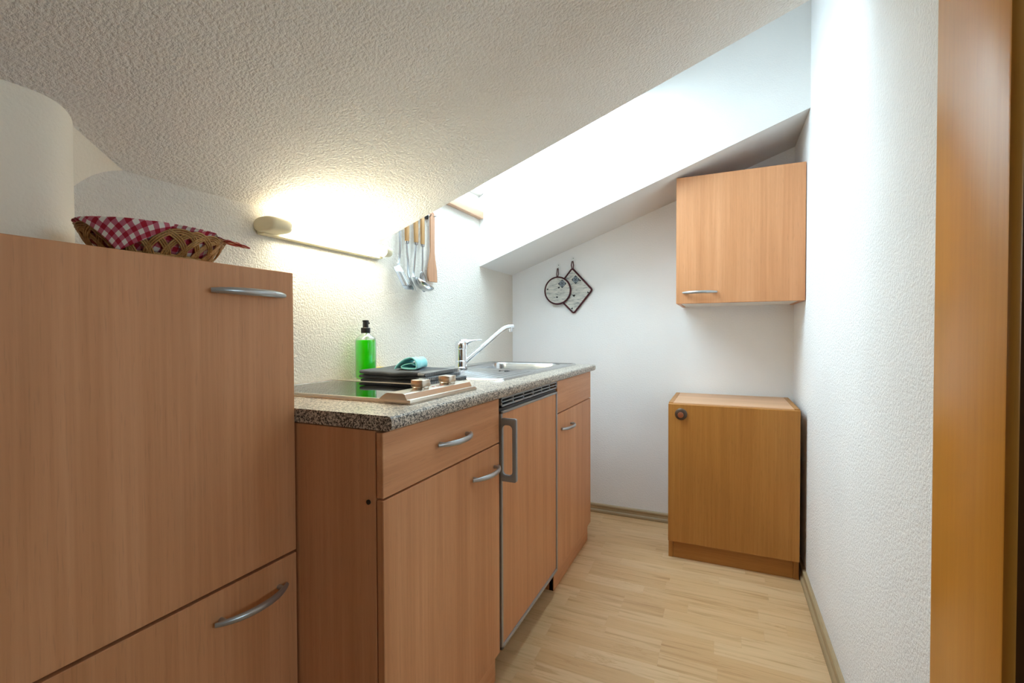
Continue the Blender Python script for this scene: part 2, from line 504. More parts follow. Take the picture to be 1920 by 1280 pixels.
def skirting(name, pts_axis, mat, a, b, fixed, sign):
    # profile: (distance from wall, height)
    prof = [(0, 0), (.019, 0), (.0195, .008), (.0165, .014), (.011, .018), (.010, .030), (.0125, .036), (.0115, .043), (.006, .047), (0, .047)]
    bm = B()
    if pts_axis == 0: prism(bm, [(fixed - sign * d, z) for d, z in prof], 0, a, b)
    else: prism(bm, [(fixed - sign * d, z) for d, z in prof], 1, a, b)
    return struct(name, bm, mat, angle=25)
skirting('baseboard_back', 0, 'skirting', XL, XR, YB, 1)
skirting('baseboard_right', 1, 'skirting_y', .93, YB - .019, XR, 1)

# roof window: pine bottom rail, side linings, sash, pane
win = thing('window_1', 'roof window', 'window', (XL, (YW0 + YW1) / 2, ZC + ROOF))
for k in ('label', 'category'): del win[k]
win['kind'] = 'structure'
bm = B(); box(bm, XL, XL + .028, YW0 - .0, YW1 - .004, 1.585, 1.622, .004, 2)
struct('bottom_rail', bm, 'pine', parent=win)
bm = B()
GZ = .001
def sl(x, dz): return (x, zw(x) + dz)
def bar(xa, xb, ya, yb): prism(bm, [sl(xa, GZ), sl(xb, GZ), sl(xb, GZ + .045), sl(xa, GZ + .045)], 1, ya, yb)
bar(XL - .06, XL + .025, YW0 - .05, YW1 + .05)
bar(GX1 - .012, GX1 + .05, YW0 - .05, YW1 + .05)
bar(XL + .0255, GX1 - .012, YW0 - .05, YW0 - .0005)
bar(XL + .0255, GX1 - .012, YW1 + .0005, YW1 + .05)
struct('sash', bm, 'white_board', parent=win, smooth=False)
bm = B()
prism(bm, [sl(XL + .023, GZ + .018), sl(GX1 - .010, GZ + .018), sl(GX1 - .010, GZ + .022), sl(XL + .023, GZ + .022)], 1, YW0, YW1)
struct('pane', bm, 'pane', parent=win, smooth=False)
bm = prism(B(), [sl(GX1 + .0505, GZ), sl(XR + WT, GZ), sl(XR + WT, GZ + .06), sl(GX1 + .0505, GZ + .06)], 1, YW0 - .05, YW1 + .05)
struct('ceiling', bm, 'smooth', smooth=False)  # unseen lid added over the upper shaft to dim it
# fill window added behind the camera
x0, x1, z0, z1 = REAR_FILL_W
w2 = thing('rear_fill_window', 'added rear fill window', 'window', ((x0 + x1) / 2, YREAR, z0))
for k in ('label', 'category'): del w2[k]
w2['kind'] = 'structure'
bm = B()
for a, b, c, d in ((x0, x0 + .05, z0, z1), (x1 - .05, x1, z0, z1), (x0, x1, z0, z0 + .05), (x0, x1, z1 - .05, z1), ((x0 + x1) / 2 - .03, (x0 + x1) / 2 + .03, z0, z1)):
    box(bm, a, b, YREAR - .08, YREAR - .03, c, d)
struct('fill_window_frame', bm, 'white_board', parent=w2, smooth=False)
struct('pane', box(B(), x0 + .04, x1 - .04, YREAR - .058, YREAR - .054, z0 + .04, z1 - .04), 'pane', parent=w2, smooth=False)

# doorway in the right wall, opened for fill light: casing, lining, leaf
dr = thing('door_1', 'door', 'door', (XR, DY1, 0))
for k in ('label', 'category'): del dr[k]
dr['kind'] = 'structure'
for y0, y1 in ((.714, .915), (-.24, -.047)):
    struct('door_casing', box(B(), XR - .014, XR - .0005, y0, y1, 0, DZ + .09, .003, 2), 'casing', parent=dr)
    struct('door_casing', box(B(), XR + WT + .0005, XR + WT + .014, y0, y1, 0, DZ + .09, .003, 2), 'casing', parent=dr)
for x0, x1 in ((XR - .014, XR - .0005), (XR + WT + .0005, XR + WT + .014)):
    struct('door_casing', box(B(), x0, x1, -.0465, .7135, DZ - .012, DZ + .09, .003, 2), 'casing', parent=dr)
for y0, y1 in ((.715, .7345), (-.0595, -.048)):
    struct('door_lining', box(B(), XR - .0135, XR + WT + .0135, y0, y1, 0, DZ - .013, .001), 'door_leaf', parent=dr)
struct('door_lining', box(B(), XR - .0135, XR + WT + .0135, -.047, .714, DZ - .0115, DZ - .0005, .001), 'door_leaf', parent=dr)
struct('door_leaf', box(B(), XR + WT + .02, XR + WT + .80, -.145, -.105, .006, DZ - .02, .002), 'door_leaf', parent=dr)
# added unseen room: plain shell whose window gives fill light
NX0, NX1, NY0, NY1, NZ = XR + WT, 2.20, -1.1, 1.25, 2.34
bm = B()
box(bm, NX0, NX1 + WT, NY0 - WT, NY0, -.02, NZ)
box(bm, NX0, NX1 + WT, NY1, NY1 + WT, -.02, NZ)
y0, y1, z0, z1 = SIDE_FILL_W
box(bm, NX1, NX1 + WT, NY0, y0, -.02, NZ); box(bm, NX1, NX1 + WT, y1, NY1, -.02, NZ)
box(bm, NX1, NX1 + WT, y0, y1, -.02, z0); box(bm, NX1, NX1 + WT, y0, y1, z1, NZ)
struct('wall_fill_room', bm, 'white_wall', smooth=False)
struct('ceiling', box(B(), NX0 - WT, NX1 + WT, NY0 - WT, NY1 + WT, NZ + .001, NZ + .1), 'smooth', smooth=False)
struct('floor', box(B(), NX0 + .0005, NX1 + WT, NY0 - WT, NY1 + WT, -.06, -.001), 'floor', smooth=False)
w3 = thing('side_fill_window', 'added side fill window', 'window', (NX1, (y0 + y1) / 2, z0))
for k in ('label', 'category'): del w3[k]
w3['kind'] = 'structure'
bm = B()
for a, b, c, d in ((y0, y0 + .05, z0, z1), (y1 - .05, y1, z0, z1), (y0, y1, z0, z0 + .05), (y0, y1, z1 - .05, z1), ((y0 + y1) / 2 - .03, (y0 + y1) / 2 + .03, z0, z1)):
    box(bm, NX1 + .03, NX1 + .08, a, b, c, d)
struct('fill_window_frame', bm, 'white_board', parent=w3, smooth=False)
struct('pane', box(B(), NX1 + .054, NX1 + .058, y0 + .04, y1 - .04, z0 + .04, z1 - .04), 'pane', parent=w3, smooth=False)

# ------------------------------------------------------------------ handles
def bow_handle(parent, c, along, out, L=.148, reach=.024):
    """arched bar handle: tapering bow on two short posts"""
    c, a, o = Vector(c), Vector(along), Vector(out)
    pts, rad = [], []
    for i in range(17):
        t = -1 + i / 8
        pts.append(c + a * (t * L / 2) + o * (.0060 + reach * (1 - abs(t) ** 2.2)))
        rad.append(.0066 * (1 - .38 * abs(t) ** 4))
    bm = tube(B(), pts, rad, 12, ref=a.cross(o), flat=.8)
    for s in (-1, 1):
        t = s * .80
        p = c + a * (t * L / 2)
        cyl(bm, p - o * .001, p + o * (.0055 + reach * (1 - abs(t) ** 2.2)), .0048, 10)
    return obj('handle', bm, 'silver', parent, angle=50, label='satin silver bow handle')

# ------------------------------------------------------------------ tall shallow cabinet on the left
TX, TY0, TY1, TZ = -.796, .084, .684, 1.124
tc_ = thing('tall_cabinet', 'tall shallow beech cabinet with two wide fronts, a wicker basket on its top', 'cabinet', (-.9, .384, 0))
TB = -1.008
panel('side_panel', tc_, 'beech_z', TB, TX - .020, TY1 - .018, TY1, 0, TZ - .02)
panel('side_panel', tc_, 'beech_z', TB, TX - .020, TY0, TY0 + .018, 0, TZ - .02)
panel('top_panel', tc_, 'beech_y', TB, TX - .0185, TY0, TY1, TZ - .019, TZ)
panel('back_panel', tc_, 'beech_z', TB + .001, TB + .006, TY0 + .018, TY1 - .018, .05, TZ - .02)
panel('bottom_panel', tc_, 'beech_y', TB + .006, TX - .021, TY0 + .018, TY1 - .018, .06, .078)
panel('plinth', tc_, 'beech_y', TX - .05, TX - .034, TY0 + .018, TY1 - .018, 0, .06)
GAPZ = .5548
f1 = panel('front', tc_, 'beech_z', TX - .018, TX, TY0, TY1, GAPZ + .0028, TZ - .0015)
f2 = panel('front', tc_, 'beech_z', TX - .018, TX, TY0, TY1, .065, GAPZ - .0028)
bow_handle(f1, (TX, .5855, 1.0745), (0, 1, 0), (1, 0, 0), .146)
bow_handle(f2, (TX, .583, .5005), (0, 1, 0), (1, 0, 0), .146)

# ------------------------------------------------------------------ kitchen run
KF, KC = -.5744, -.5925                  # door faces, carcass front
KZ0, KZ1, WZ = .0895, .814, .8465        # door bottom, front top, worktop height
KGAP = .6885
def base_unit(y0, y1, label, name, drawer, screw):
    u = thing(name, label, 'cabinet', ((KC + XL) / 2, (y0 + y1) / 2, 0))
    near = panel('side_panel', u, 'beech_z', XL + .03, KC, y0 + .0005, y0 + .0165, 0, .8165)
    panel('side_panel', u, 'beech_z', XL + .03, KC, y1 - .0165, y1 - .0005, 0, .8165)
    panel('bottom_panel', u, 'white_board', XL + .04, KC - .002, y0 + .017, y1 - .017, KZ0, KZ0 + .016)
    panel('back_panel', u, 'white_board', XL + .031, XL + .036, y0 + .017, y1 - .017, KZ0 + .017, .80)
    panel('plinth', u, 'beech_y', KC - .018, KC + .002, y0 + .0005, y1 - .0005, 0, KZ0 - .003)
    d = panel('drawer_front' if drawer else 'fixed_front', u, 'beech_y', KC + .0025, KF, y0, y1 - .003, KGAP + .002, KZ1)
    p = panel('door', u, 'beech_z', KC + .0025, KF, y0, y1 - .003, KZ0, KGAP - .002)
    if screw:
        bm = cyl(B(), (-.6092, y0 + .001, .6805), (-.6092, y0 - .0015, .6805), .0048, 14)
        cyl(bm, (-.6092, y0 - .0014, .6805), (-.6092, y0 - .0018, .6805), .002, 6)
        obj('screw', bm, 'screw', near, angle=40)
    return u, d, p
u1, d1, p1 = base_unit(.688, 1.1855, 'beech base cabinet with drawer and door at the near end of the worktop', 'base_cabinet', True, True)
bow_handle(d1, (KF, .9378, .7522), (0, 1, 0), (1, 0, 0), .146)
bow_handle(p1, (KF, 1.0925, .629), (0, 1, 0), (1, 0, 0), .146)
u3, d3, p3 = base_unit(1.694, 2.188, 'beech base cabinet under the sink at the far end of the worktop', 'base_cabinet', False, False)
bow_handle(p3, (KF, 1.806, .623), (0, 1, 0), (1, 0, 0), .146)

# fridge between the two base cabinets
fy0, fy1 = 1.1895, 1.6905
fr = thing('fridge', 'built-in fridge with beech door in a grey frame and tall grey handle', 'fridge', (-.86, 1.44, 0))
obj('body', box(B(), XL + .05, -.612, fy0 + .006, fy1 - .006, .095, .774, .003), 'white_board', fr, label='white fridge body')
for yy in (fy0 + .04, fy1 - .04):
    obj('foot', cyl(B(), (-.66, yy, 0), (-.66, yy, .097), .016, 12), 'black', fr, angle=40)
fd = panel('door', fr, 'beech_z', -.590, -.5765, fy0 + .012, fy1 - .009, .098, .769, .0008)
bm = B()
box(bm, -.606, -.572, fy0 + .003, fy0 + .013, .088, .776, .0015)
box(bm, -.606, -.572, fy1 - .010, fy1 - .002, .088, .776, .0015)
box(bm, -.606, -.572, fy0 + .003, fy1 - .002, .088, .098, .0015)
box(bm, -.606, -.572, fy0 + .003, fy1 - .002, .768, .776, .0015)
box(bm, -.606, -.592, fy0 + .004, fy1 - .003, .09, .775)
obj('door_frame', bm, 'alu', fd, label='grey metal door frame')
# handle: a flat rectangular loop standing out from the left frame edge
def rr(y0, y1, z0, z1, r, n=6):
    P = []
    for (cy_, cz_, a0) in ((y1 - r, z1 - r, 0), (y0 + r, z1 - r, 90), (y0 + r, z0 + r, 180), (y1 - r, z0 + r, 270)):
        for i in range(n + 1):
            a = math.radians(a0 + 90 * i / n); P.append((cy_ + r * math.cos(a), cz_ + r * math.sin(a)))
    return P
def loop_plate(bm, outer, inner, ax, a, b):
    def mk(p, t): return {0: (t, p[0], p[1]), 1: (p[0], t, p[1]), 2: (p[0], p[1], t)}[ax]
    n = len(outer); V = {}
    for nm, P in (('o', outer), ('i', inner)):
        for t in (a, b): V[nm, t] = [bm.verts.new(mk(p, t)) for p in P]
    for i in range(n):
        j = (i + 1) % n
        bm.faces.new((V['o', a][i], V['o', a][j], V['i', a][j], V['i', a][i]))
        bm.faces.new((V['o', b][i], V['i', b][i], V['i', b][j], V['o', b][j]))
        bm.faces.new((V['o', a][i], V['o', b][i], V['o', b][j], V['o', a][j]))
        bm.faces.new((V['i', a][i], V['i', a][j], V['i', b][j], V['i', b][i]))
bm = B()
loop_plate(bm, rr(-.574, -.527, .577, .757, .006), rr(-.5705, -.539, .595, .738, .012), 1, fy0 + .003, fy0 + .016)
bmesh.ops.recalc_face_normals(bm, faces=bm.faces[:])
bmesh.ops.bevel(bm, geom=[e for e in bm.edges if e.calc_face_angle(0) > 1.2], offset=.002, segments=2, affect='EDGES')
obj('handle', bm, 'grey_plastic', fd, angle=40, label='grey plastic loop handle')
# vent grille above the door
gr = B()
gy0, gy1, gz0, gz1, gx = fy0 + .004, fy1 - .006, .7885, .8170, -.5725
box(gr, gx - .006, gx, gy0, gy1, gz0, gz0 + .005)
box(gr, gx - .006, gx, gy0, gy1, gz0 + .0118, gz0 + .0150)
box(gr, gx - .006, gx, gy0, gy1, gz0 + .0215, gz1)
NB = 6
for k in range(NB + 1):
    y = gy0 + (gy1 - gy0 - .006) * k / NB
    box(gr, gx - .006, gx, y, y + .006, gz0, gz1)
vg = obj('vent_grille', gr, 'grey_plastic', fr, smooth=False, label='grey slotted vent grille')
obj('vent_shade_sheet', box(B(), -.606, -.600, fy0 + .004, fy1 - .004, .7845, .8165), 'gap', vg, smooth=False)  # dark sheet in place of the shade behind the slots
obj('top_strip', box(B(), -.634, -.579, fy0 + .004, fy1 - .004, .777, .7835), 'grey_dark', fr, label='dark strip above the fridge door')
for yy in (1.235, 1.44, 1.645):
    obj('screw', cyl(B(), (-.586, yy, .7834), (-.586, yy, .7845), .0035, 10), 'alu', fr, angle=40)

# worktop with the cut-out for the sink bowl
wy0, wy1, wx1 = .6878, 2.199, -.553
bowl = (-1.045, -.690, 1.735, 2.125)      # X0, X1, Y0, Y1
bm = B()
t = .028; rr_ = .009
prof = [(-.640, WZ), (-.640, WZ - t)] + [(wx1 - rr_ + rr_ * math.cos(a), WZ - t + rr_ + rr_ * math.sin(a)) for a in [math.radians(q) for q in (-90, -60, -30, 0)]] + \
       [(wx1 - rr_ + rr_ * math.cos(a), WZ - rr_ + rr_ * math.sin(a)) for a in [math.radians(q) for q in (0, 30, 60, 90)]]
prism(bm, prof, 1, wy0, wy1)
bx0, bx1, by0, by1 = bowl[0] - .008, bowl[1] + .008, bowl[2] - .008, bowl[3] + .008
box(bm, XL + .0005, -.640, wy0, by0, WZ - t, WZ)
box(bm, XL + .0005, -.640, by1, wy1, WZ - t, WZ)
box(bm, XL + .0005, bx0, by0, by1, WZ - t, WZ)
box(bm, bx1, -.640, by0, by1, WZ - t, WZ)
tag(obj('worktop', bm, 'granite', loc=((XL + wx1) / 2, (wy0 + wy1) / 2, WZ - t), angle=25), 'speckled granite-look worktop running along the left wall over cabinets and fridge', 'worktop')

# ------------------------------------------------------------------ hob
hb = thing('hob', 'black glass two-zone hob with champagne metal frame and two square knobs', 'hob', (-.865, .965, WZ))
hx0, hx1, hy0, hy1 = -1.125, -.607, .8165, 1.112
bm = B()
z0 = WZ
fr_prof = [(0, 0), (0, .004), (.0035, .0085), (.011, .0085), (.012, .006), (.014, .006), (.014, 0)]
rg = [[bm.verts.new((hx0 + d if i in (0, 3) else hx1 - d, hy0 + d if i in (0, 1) else hy1 - d, z0 + .0001 + h)) for i in range(4)] for d, h in fr_prof]
for p, q in zip(rg, rg[1:] + rg[:1]):
    for i in range(4): bm.faces.new((p[i], p[(i + 1) % 4], q[(i + 1) % 4], q[i]))
obj('frame', bm, 'champagne', hb, angle=25, label='champagne metal frame')
obj('glass_plate', box(B(), hx0 + .013, hx1 - .013, hy0 + .013, hy1 - .013, WZ + .0005, WZ + .0072), 'hob_glass', hb, smooth=False, label='black mirror-like glass plate')
bm = B()
pp = [(-.694, WZ + .005), (-.694, WZ + .0085), (-.689, WZ + .013), (-.677, WZ + .0205), (-.672, WZ + .0225), (-.630, WZ + .0225), (-.625, WZ + .0205), (-.619, WZ + .009), (-.611, WZ + .0075), (-.611, WZ + .004)]
prism(bm, pp, 1, hy0 + .004, hy1 - .006)
cp = obj('control_panel', bm, 'champagne', hb, angle=25, label='raised metal control panel')
for yk in (.9165, 1.0335):
    bm = lathe(B(), -.651, yk, [(.0, WZ + .022), (.0195, WZ + .0225), (.0200, WZ + .026), (.0185, WZ + .0275), (0, WZ + .0275)], 24)
    box(bm, -.6685, -.6335, yk - .0165, yk + .0165, WZ + .0265, WZ + .0435, .003, 2)
    obj('knob', bm, 'champagne', cp, angle=30, label='square metal knob')
for yk in (.958, .975, .993):
    obj('indicator', box(B(), -.646, -.640, yk - .0028, yk + .0028, WZ + .0222, WZ + .0230), 'red', cp, smooth=False, label='small red mark')

# ------------------------------------------------------------------ sink and tap
sk = thing('sink', 'stainless steel inset sink with ribbed drainer and bowl', 'sink', (-.87, 1.75, WZ))
sx0, sx1, sy0, sy1 = -1.098, -.636, 1.335, 2.172
def rrect(x, y, b, r):
    """signed distance to a rounded rectangle b = x0, x1, y0, y1 (negative inside)"""
    cx_, cy_ = (b[0] + b[1]) / 2, (b[2] + b[3]) / 2
    qx, qy = abs(x - cx_) - (b[1] - b[0]) / 2 + r, abs(y - cy_) - (b[3] - b[2]) / 2 + r
    return math.hypot(max(qx, 0), max(qy, 0)) + min(max(qx, qy), 0) - r
def sst(a, b, t):
    t = max(0, min(1, (t - a) / (b - a))); return t * t * (3 - 2 * t)
def sink_z(x, y):
    e = -rrect(x, y, (sx0, sx1, sy0, sy1), .022)
    z = WZ + .0004 + .0062 * sst(0, .005, e) - .0032 * sst(.010, .017, e)
    d = -rrect(x, y, bowl, .06)
    if d > -.012: z += .002 * sst(-.012, 0, d)
    if d > 0: z -= .005 * sst(0, .006, d) + .125 * sst(.003, .022, d) + .012 * sst(.02, .15, d)
    dd = -rrect(x, y, (sx0 + .055, sx1 - .025, sy0 + .03, bowl[2] - .025), .02)
    if dd > 0:
        z -= .003 * sst(0, .008, dd)
        s = (x - sx0) / .034
        z += .0034 * sst(.0, .02, dd) * max(0, math.cos(2 * math.pi * s)) ** 2
    return z
def axis_pts(a, b, n, extra):
    P = [a + (b - a) * i / n for i in range(n + 1)]
    for c in extra:
        P += [c + k * .0025 for k in range(-3, 12)] if c < (a + b) / 2 else [c + k * .0025 for k in range(-11, 4)]
    P = sorted(p for p in P if a <= p <= b)
    out = [P[0]]
    for p in P[1:]:
        if p - out[-1] > .0008: out.append(p)
    out[-1] = b
    return out
xs = axis_pts(sx0, sx1, 80, [sx0 + .004, bowl[0], bowl[1], sx1 - .004])
ys = axis_pts(sy0, sy1, 90, [sy0 + .004, sy1 - .004])
ys = sorted(set(ys + [bowl[2] + k * .0025 for k in range(-3, 12)] + [bowl[3] - k * .0025 for k in range(-3, 12)]))
bm = B()
g = [[bm.verts.new((x, y, sink_z(x, y))) for y in ys] for x in xs]
for i in range(len(xs) - 1):
    for j in range(len(ys) - 1):
        bm.faces.new((g[i][j], g[i + 1][j], g[i + 1][j + 1], g[i][j + 1]))
# skirt of the rim down to the worktop
obj('basin_plate', bm, 'sink_steel', sk, angle=60, normals=False)
bm = lathe(B(), -.87, 1.93, [(.0, WZ - .139), (.040, WZ - .139), (.042, WZ - .135), (.036, WZ - .1345), (.030, WZ - .1375), (0, WZ - .1375)], 28)
obj('drain', bm, 'chrome', sk, angle=40)
for k in range(4):
    obj('overflow_slot', box(B(), -.812 + k * .012, -.805 + k * .012, 1.672, 1.676 + .008, WZ + .0005, WZ + .0033), 'black', sk, smooth=False)

fx, fy = -1.006, 1.706
tp = thing('tap', 'chrome single-lever tap with long angled spout behind the sink', 'tap', (fx, fy, WZ + .003))
zb = WZ + .0037
body = lathe(B(), fx, fy, [(.0, zb), (.0275, zb), (.0275, zb + .004), (.0245, zb + .008), (.0235, zb + .030), (.0245, zb + .031), (.0245, zb + .033), (.0232, zb + .034), (.0232, zb + .082), (.0225, zb + .083), (0, zb + .083)], 36)
obj('body', body, 'chrome', tp, angle=30)
bm = lathe(B(), fx, fy, [(.0, zb + .084), (.0250, zb + .084), (.0255, zb + .088), (.0255, zb + .100), (.0240, zb + .108), (.019, zb + .114), (.010, zb + .1175), (0, zb + .118)], 36)
ld = Vector((.62, .78, 0)).normalized()
pts = [Vector((fx, fy, zb + .106)) + ld * s + Vector((0, 0, h)) for s, h in ((.0, 0), (.02, .004), (.035, .0075), (.055, .010), (.075, .0115), (.092, .0120))]
tube(bm, pts, [.019, .0165, .0135, .010, .0085, .0080], 14, ref=(0, 0, 1), flat=1.0)
lv = obj('lever', bm, 'chrome', tp, angle=45)
for v in lv.data.vertices:      # flatten the outer lever into a thin paddle
    p = Vector((v.co.x, v.co.y, 0)); s = p.dot(ld)
    if s > .026:
        k = min(1, (s - .026) / .02); zm = .106 + .0028 - .003 + .004 + min(.012, .0075 + (s - .035) * .13)
        v.co.z = zm + (v.co.z - zm) * (1 - .62 * k)
sp0 = Vector((fx, fy, zb + .021)); tip = Vector((-.868, 1.932, 1.0275))
hd = Vector((tip.x - fx, tip.y - fy, 0)); hl = hd.length; hd.normalize()
path = [(0.0, .864), (.05, .9005), (.10, .937), (.15, .9735), (.185, .999), (.205, 1.0125), (.222, 1.0215), (.242, 1.0272), (hl, 1.0285)]
pts = [Vector((fx, fy, 0)) + hd * s + Vector((0, 0, z)) for s, z in path]
bm = tube(B(), pts, [.0105, .0105, .0105, .0105, .0105, .0105, .0105, .0110, .0118], 18)
obj('spout', bm, 'chrome', tp, angle=50)
e = Vector((fx, fy, 0)) + hd * (hl - .012)
bm = cyl(B(), (e.x, e.y, 1.027), (e.x, e.y, 1.009), .0108, 20)
cyl(bm, (e.x, e.y, 1.010), (e.x, e.y, 1.004), .0086, 20)
obj('aerator', bm, 'chrome', tp, angle=40)

# ------------------------------------------------------------------ soap bottle
bx_, by_ = -1.102, 1.238
bt = thing('soap_bottle', 'clear pump bottle of bright green liquid soap standing against the wall', 'bottle', (bx_, by_, WZ))
z = WZ + .0004
R_ = .0345
outer = [(.0, z), (.030, z), (R_ - .0008, z + .005), (R_, z + .012), (R_, z + .122), (R_ - .001, z + .131), (.030, z + .139), (.022, z + .146), (.0155, z + .150), (.0135, z + .153), (.0135, z + .162), (.0, z + .162)]
obj('shell', lathe(B(), bx_, by_, outer, 40), 'clear', bt, angle=50, label='clear plastic shell')
inner = [(.0, z + .002), (.029, z + .002), (R_ - .003, z + .007), (R_ - .002, z + .013), (R_ - .002, z + .122), (R_ - .003, z + .130), (.0, z + .130)]
obj('liquid', lathe(B(), bx_, by_, inner, 40), 'liquid', bt, angle=40, label='bright green liquid')
obj('dip_tube', cyl(B(), (bx_, by_, z + .02), (bx_ + .004, by_, z + .160), .003, 10), 'white_board', bt, angle=40)
pm = lathe(B(), bx_, by_, [(.0, z + .154), (.0150, z + .154), (.0154, z + .156), (.0154, z + .171), (.0145, z + .172), (.0098, z + .1725), (.0090, z + .190), (.0088, z + .1915), (.0105, z + .1925), (.0108, z + .1965), (.006, z + .198), (0, z + .198)], 28)
nz = Vector((-.35, .93, 0))
tube(pm, [Vector((bx_, by_, z + .191)) + nz * s + Vector((0, 0, h)) for s, h in ((0, 0), (.015, .001), (.026, -.001), (.031, -.004))], [.005, .0048, .004, .0035], 10)
obj('pump', pm, 'black', bt, angle=40, label='black pump head')

# ------------------------------------------------------------------ towels, cloth, sponge
def towel(z0, h, x0, x1, y0, y1, seed, lift, label, w0, w1_, lift0=0.0):
    """a folded towel: two plies joined in a rounded fold on the near long side"""
    rnd = random.Random(seed)
    ph = [rnd.uniform(0, 6.28) for _ in range(6)]
    bm = B()
    ply = h * .5
    # cross-section in the plane across the fold: (distance from the near side, height 0..h)
    sec = []
    n = 9
    for i in range(n + 1): sec.append((1 - i / n, 0.0))                 # underside, far to near
    for i in range(1, 8):
        a = math.radians(-90 + 180 * i / 8); sec.append((-.0 - math.cos(a) * .035, .5 + .5 * math.sin(a)))
    for i in range(n + 1): sec.append((i / n, 1.0))                     # top, near to far
    sec += [(1.0, .56), (.2, .52), (.2, .48), (1.0, .44)]               # slit between the plies at the back
    NU = 30
    lay = bm.loops.layers.uv.new('uv')
    def pt(u, s):
        d, hh = s
        w1 = .006 * math.sin(5 * u + ph[0]) + .004 * math.sin(11 * u + ph[1])
        end = min(u, 1 - u) * 14
        rnd_end = min(1, end) ** .5 if end < 1 else 1
        x = x0 + (x1 - x0) * u + .004 * math.sin(4 * d + ph[2])
        y = y0 + (y1 - y0) * d + w1 * (1 - d)
        bulge = (lift * hh + lift0 * (1 - hh)) * math.exp(-((u - .22) ** 2) / .03 - ((d - .95) ** 2) / .25)
        wob = (  .0016 * math.sin(9 * u + 3 * d + 1.0) + .0010 * math.sin(15 * u - 5 * d + 2.2)) * (w0 * (1 - hh) + w1_ * hh)
        zz = z0 + h * .5 + (hh - .5) * h * (.78 + .22 * rnd_end)
        zz += wob + bulge
        return Vector((x, y, max(zz, WZ + .0008)))
    rings = [[bm.verts.new(pt(i / NU, s)) for s in sec] for i in range(NU + 1)]
    m = len(sec)
    for i in range(NU):
        for k in range(m):
            f = bm.faces.new((rings[i][k], rings[i + 1][k], rings[i + 1][(k + 1) % m], rings[i][(k + 1) % m]))
            for l, (a, b) in zip(f.loops, ((i, k), (i + 1, k), (i + 1, (k + 1) % m), (i, (k + 1) % m))):
                l[lay].uv = (a / NU, sec[b][0])
    for rg, uu in ((rings[0], 0), (rings[-1], .95)):
        f = bm.faces.new(rg)
        for l, q in zip(f.loops, sec): l[lay].uv = (uu, q[0])
    o = obj('dish_towel', bm, 'towel', loc=((x0 + x1) / 2, (y0 + y1) / 2, z0), angle=60)
    return tag(o, label, 'towel', 'folded dark towels')
towel(WZ + .0010, .0110, -1.035, -.775, 1.148, 1.345, 1, 0, 'folded charcoal towel at the bottom of the pile, lying on the worktop', 0, .4)
towel(WZ + .0130, .0110, -1.038, -.786, 1.143, 1.335, 2, .004, 'folded charcoal towel in the middle of the pile of three', .4, .7)
towel(WZ + .0250, .0125, -1.042, -.795, 1.138, 1.330, 3, .013, 'folded charcoal towel on top of the pile, under the turquoise cloth', .7, 1.0, .004)

bm = B()
# rolled microfibre cloth: a sheet laid over in an arch with its end turned inside
arc = [(-.038, .0005), (-.034, .008), (-.024, .018), (-.012, .027), (.002, .0325), (.015, .0335), (.026, .028), (.032, .017), (.033, .006), (.029, .0015), (.016, .001), (-.002, .0015), (-.014, .003), (-.018, .0075), (-.010, .012), (.004, .0145), (.016, .0150), (.024, .012)]
def spl(P, t):
    s = t * (len(P) - 1); i = min(int(s), len(P) - 2); f = s - i
    g_ = lambda k: Vector((P[max(0, min(len(P) - 1, k))][0], P[max(0, min(len(P) - 1, k))][1], 0))
    a, b, c, d = g_(i - 1), g_(i), g_(i + 1), g_(i + 2)
    return .5 * ((2 * b) + (c - a) * f + (2 * a - 5 * b + 4 * c - d) * f * f + (3 * b - a - 3 * c + d) * f ** 3)
cu, cv = Vector((.86, .26, 0)).normalized(), Vector((-.30, .95, 0)).normalized()
cb = Vector((-.892, 1.182, WZ + .0402))
def cl(u, v):
    q = spl(arc, u)
    k = 1 - .10 * v
    p = cb + cu * (q.x * k + .003 * math.sin(7 * v)) + cv * (v * .115 + .006 * math.sin(9 * u)) + Vector((0, 0, q.y * (1 - .12 * v) + .0012 * math.sin(12 * v + 8 * u) + .002))
    return p
sheet(bm, 70, 22, cl)
tag(obj('microfibre_cloth', bm, 'teal', loc=cb, angle=80, solid=.0034), 'turquoise microfibre cloth rolled loosely on top of the dark towels', 'cloth')

bm = box(B(), -1.1485, -1.098, 1.280, 1.365, WZ + .0006, WZ + .031, .006, 3)
sg = obj('sponge', bm, 'yellow', loc=(-1.123, 1.322, WZ)); tag(sg, 'yellow sponge half hidden behind the green bottle and towels', 'sponge')

# ------------------------------------------------------------------ wall lamp
lp = thing('wall_lamp', 'lit tube lamp with cream end caps high on the left wall', 'lamp', (XL, 1.11, 1.29))
LZ, LX = 1.292, -1.102
obj('base_rail', box(B(), XL + .0004, XL + .030, .872, 1.352, LZ - .024, LZ + .012, .003, 2), 'cream', lp)
def capsec(y, k, zz=LZ): 
    return [(XL + .0004, y, zz - .021 * k), (XL + .0004, y, zz + .021 * k)]
bm = B()
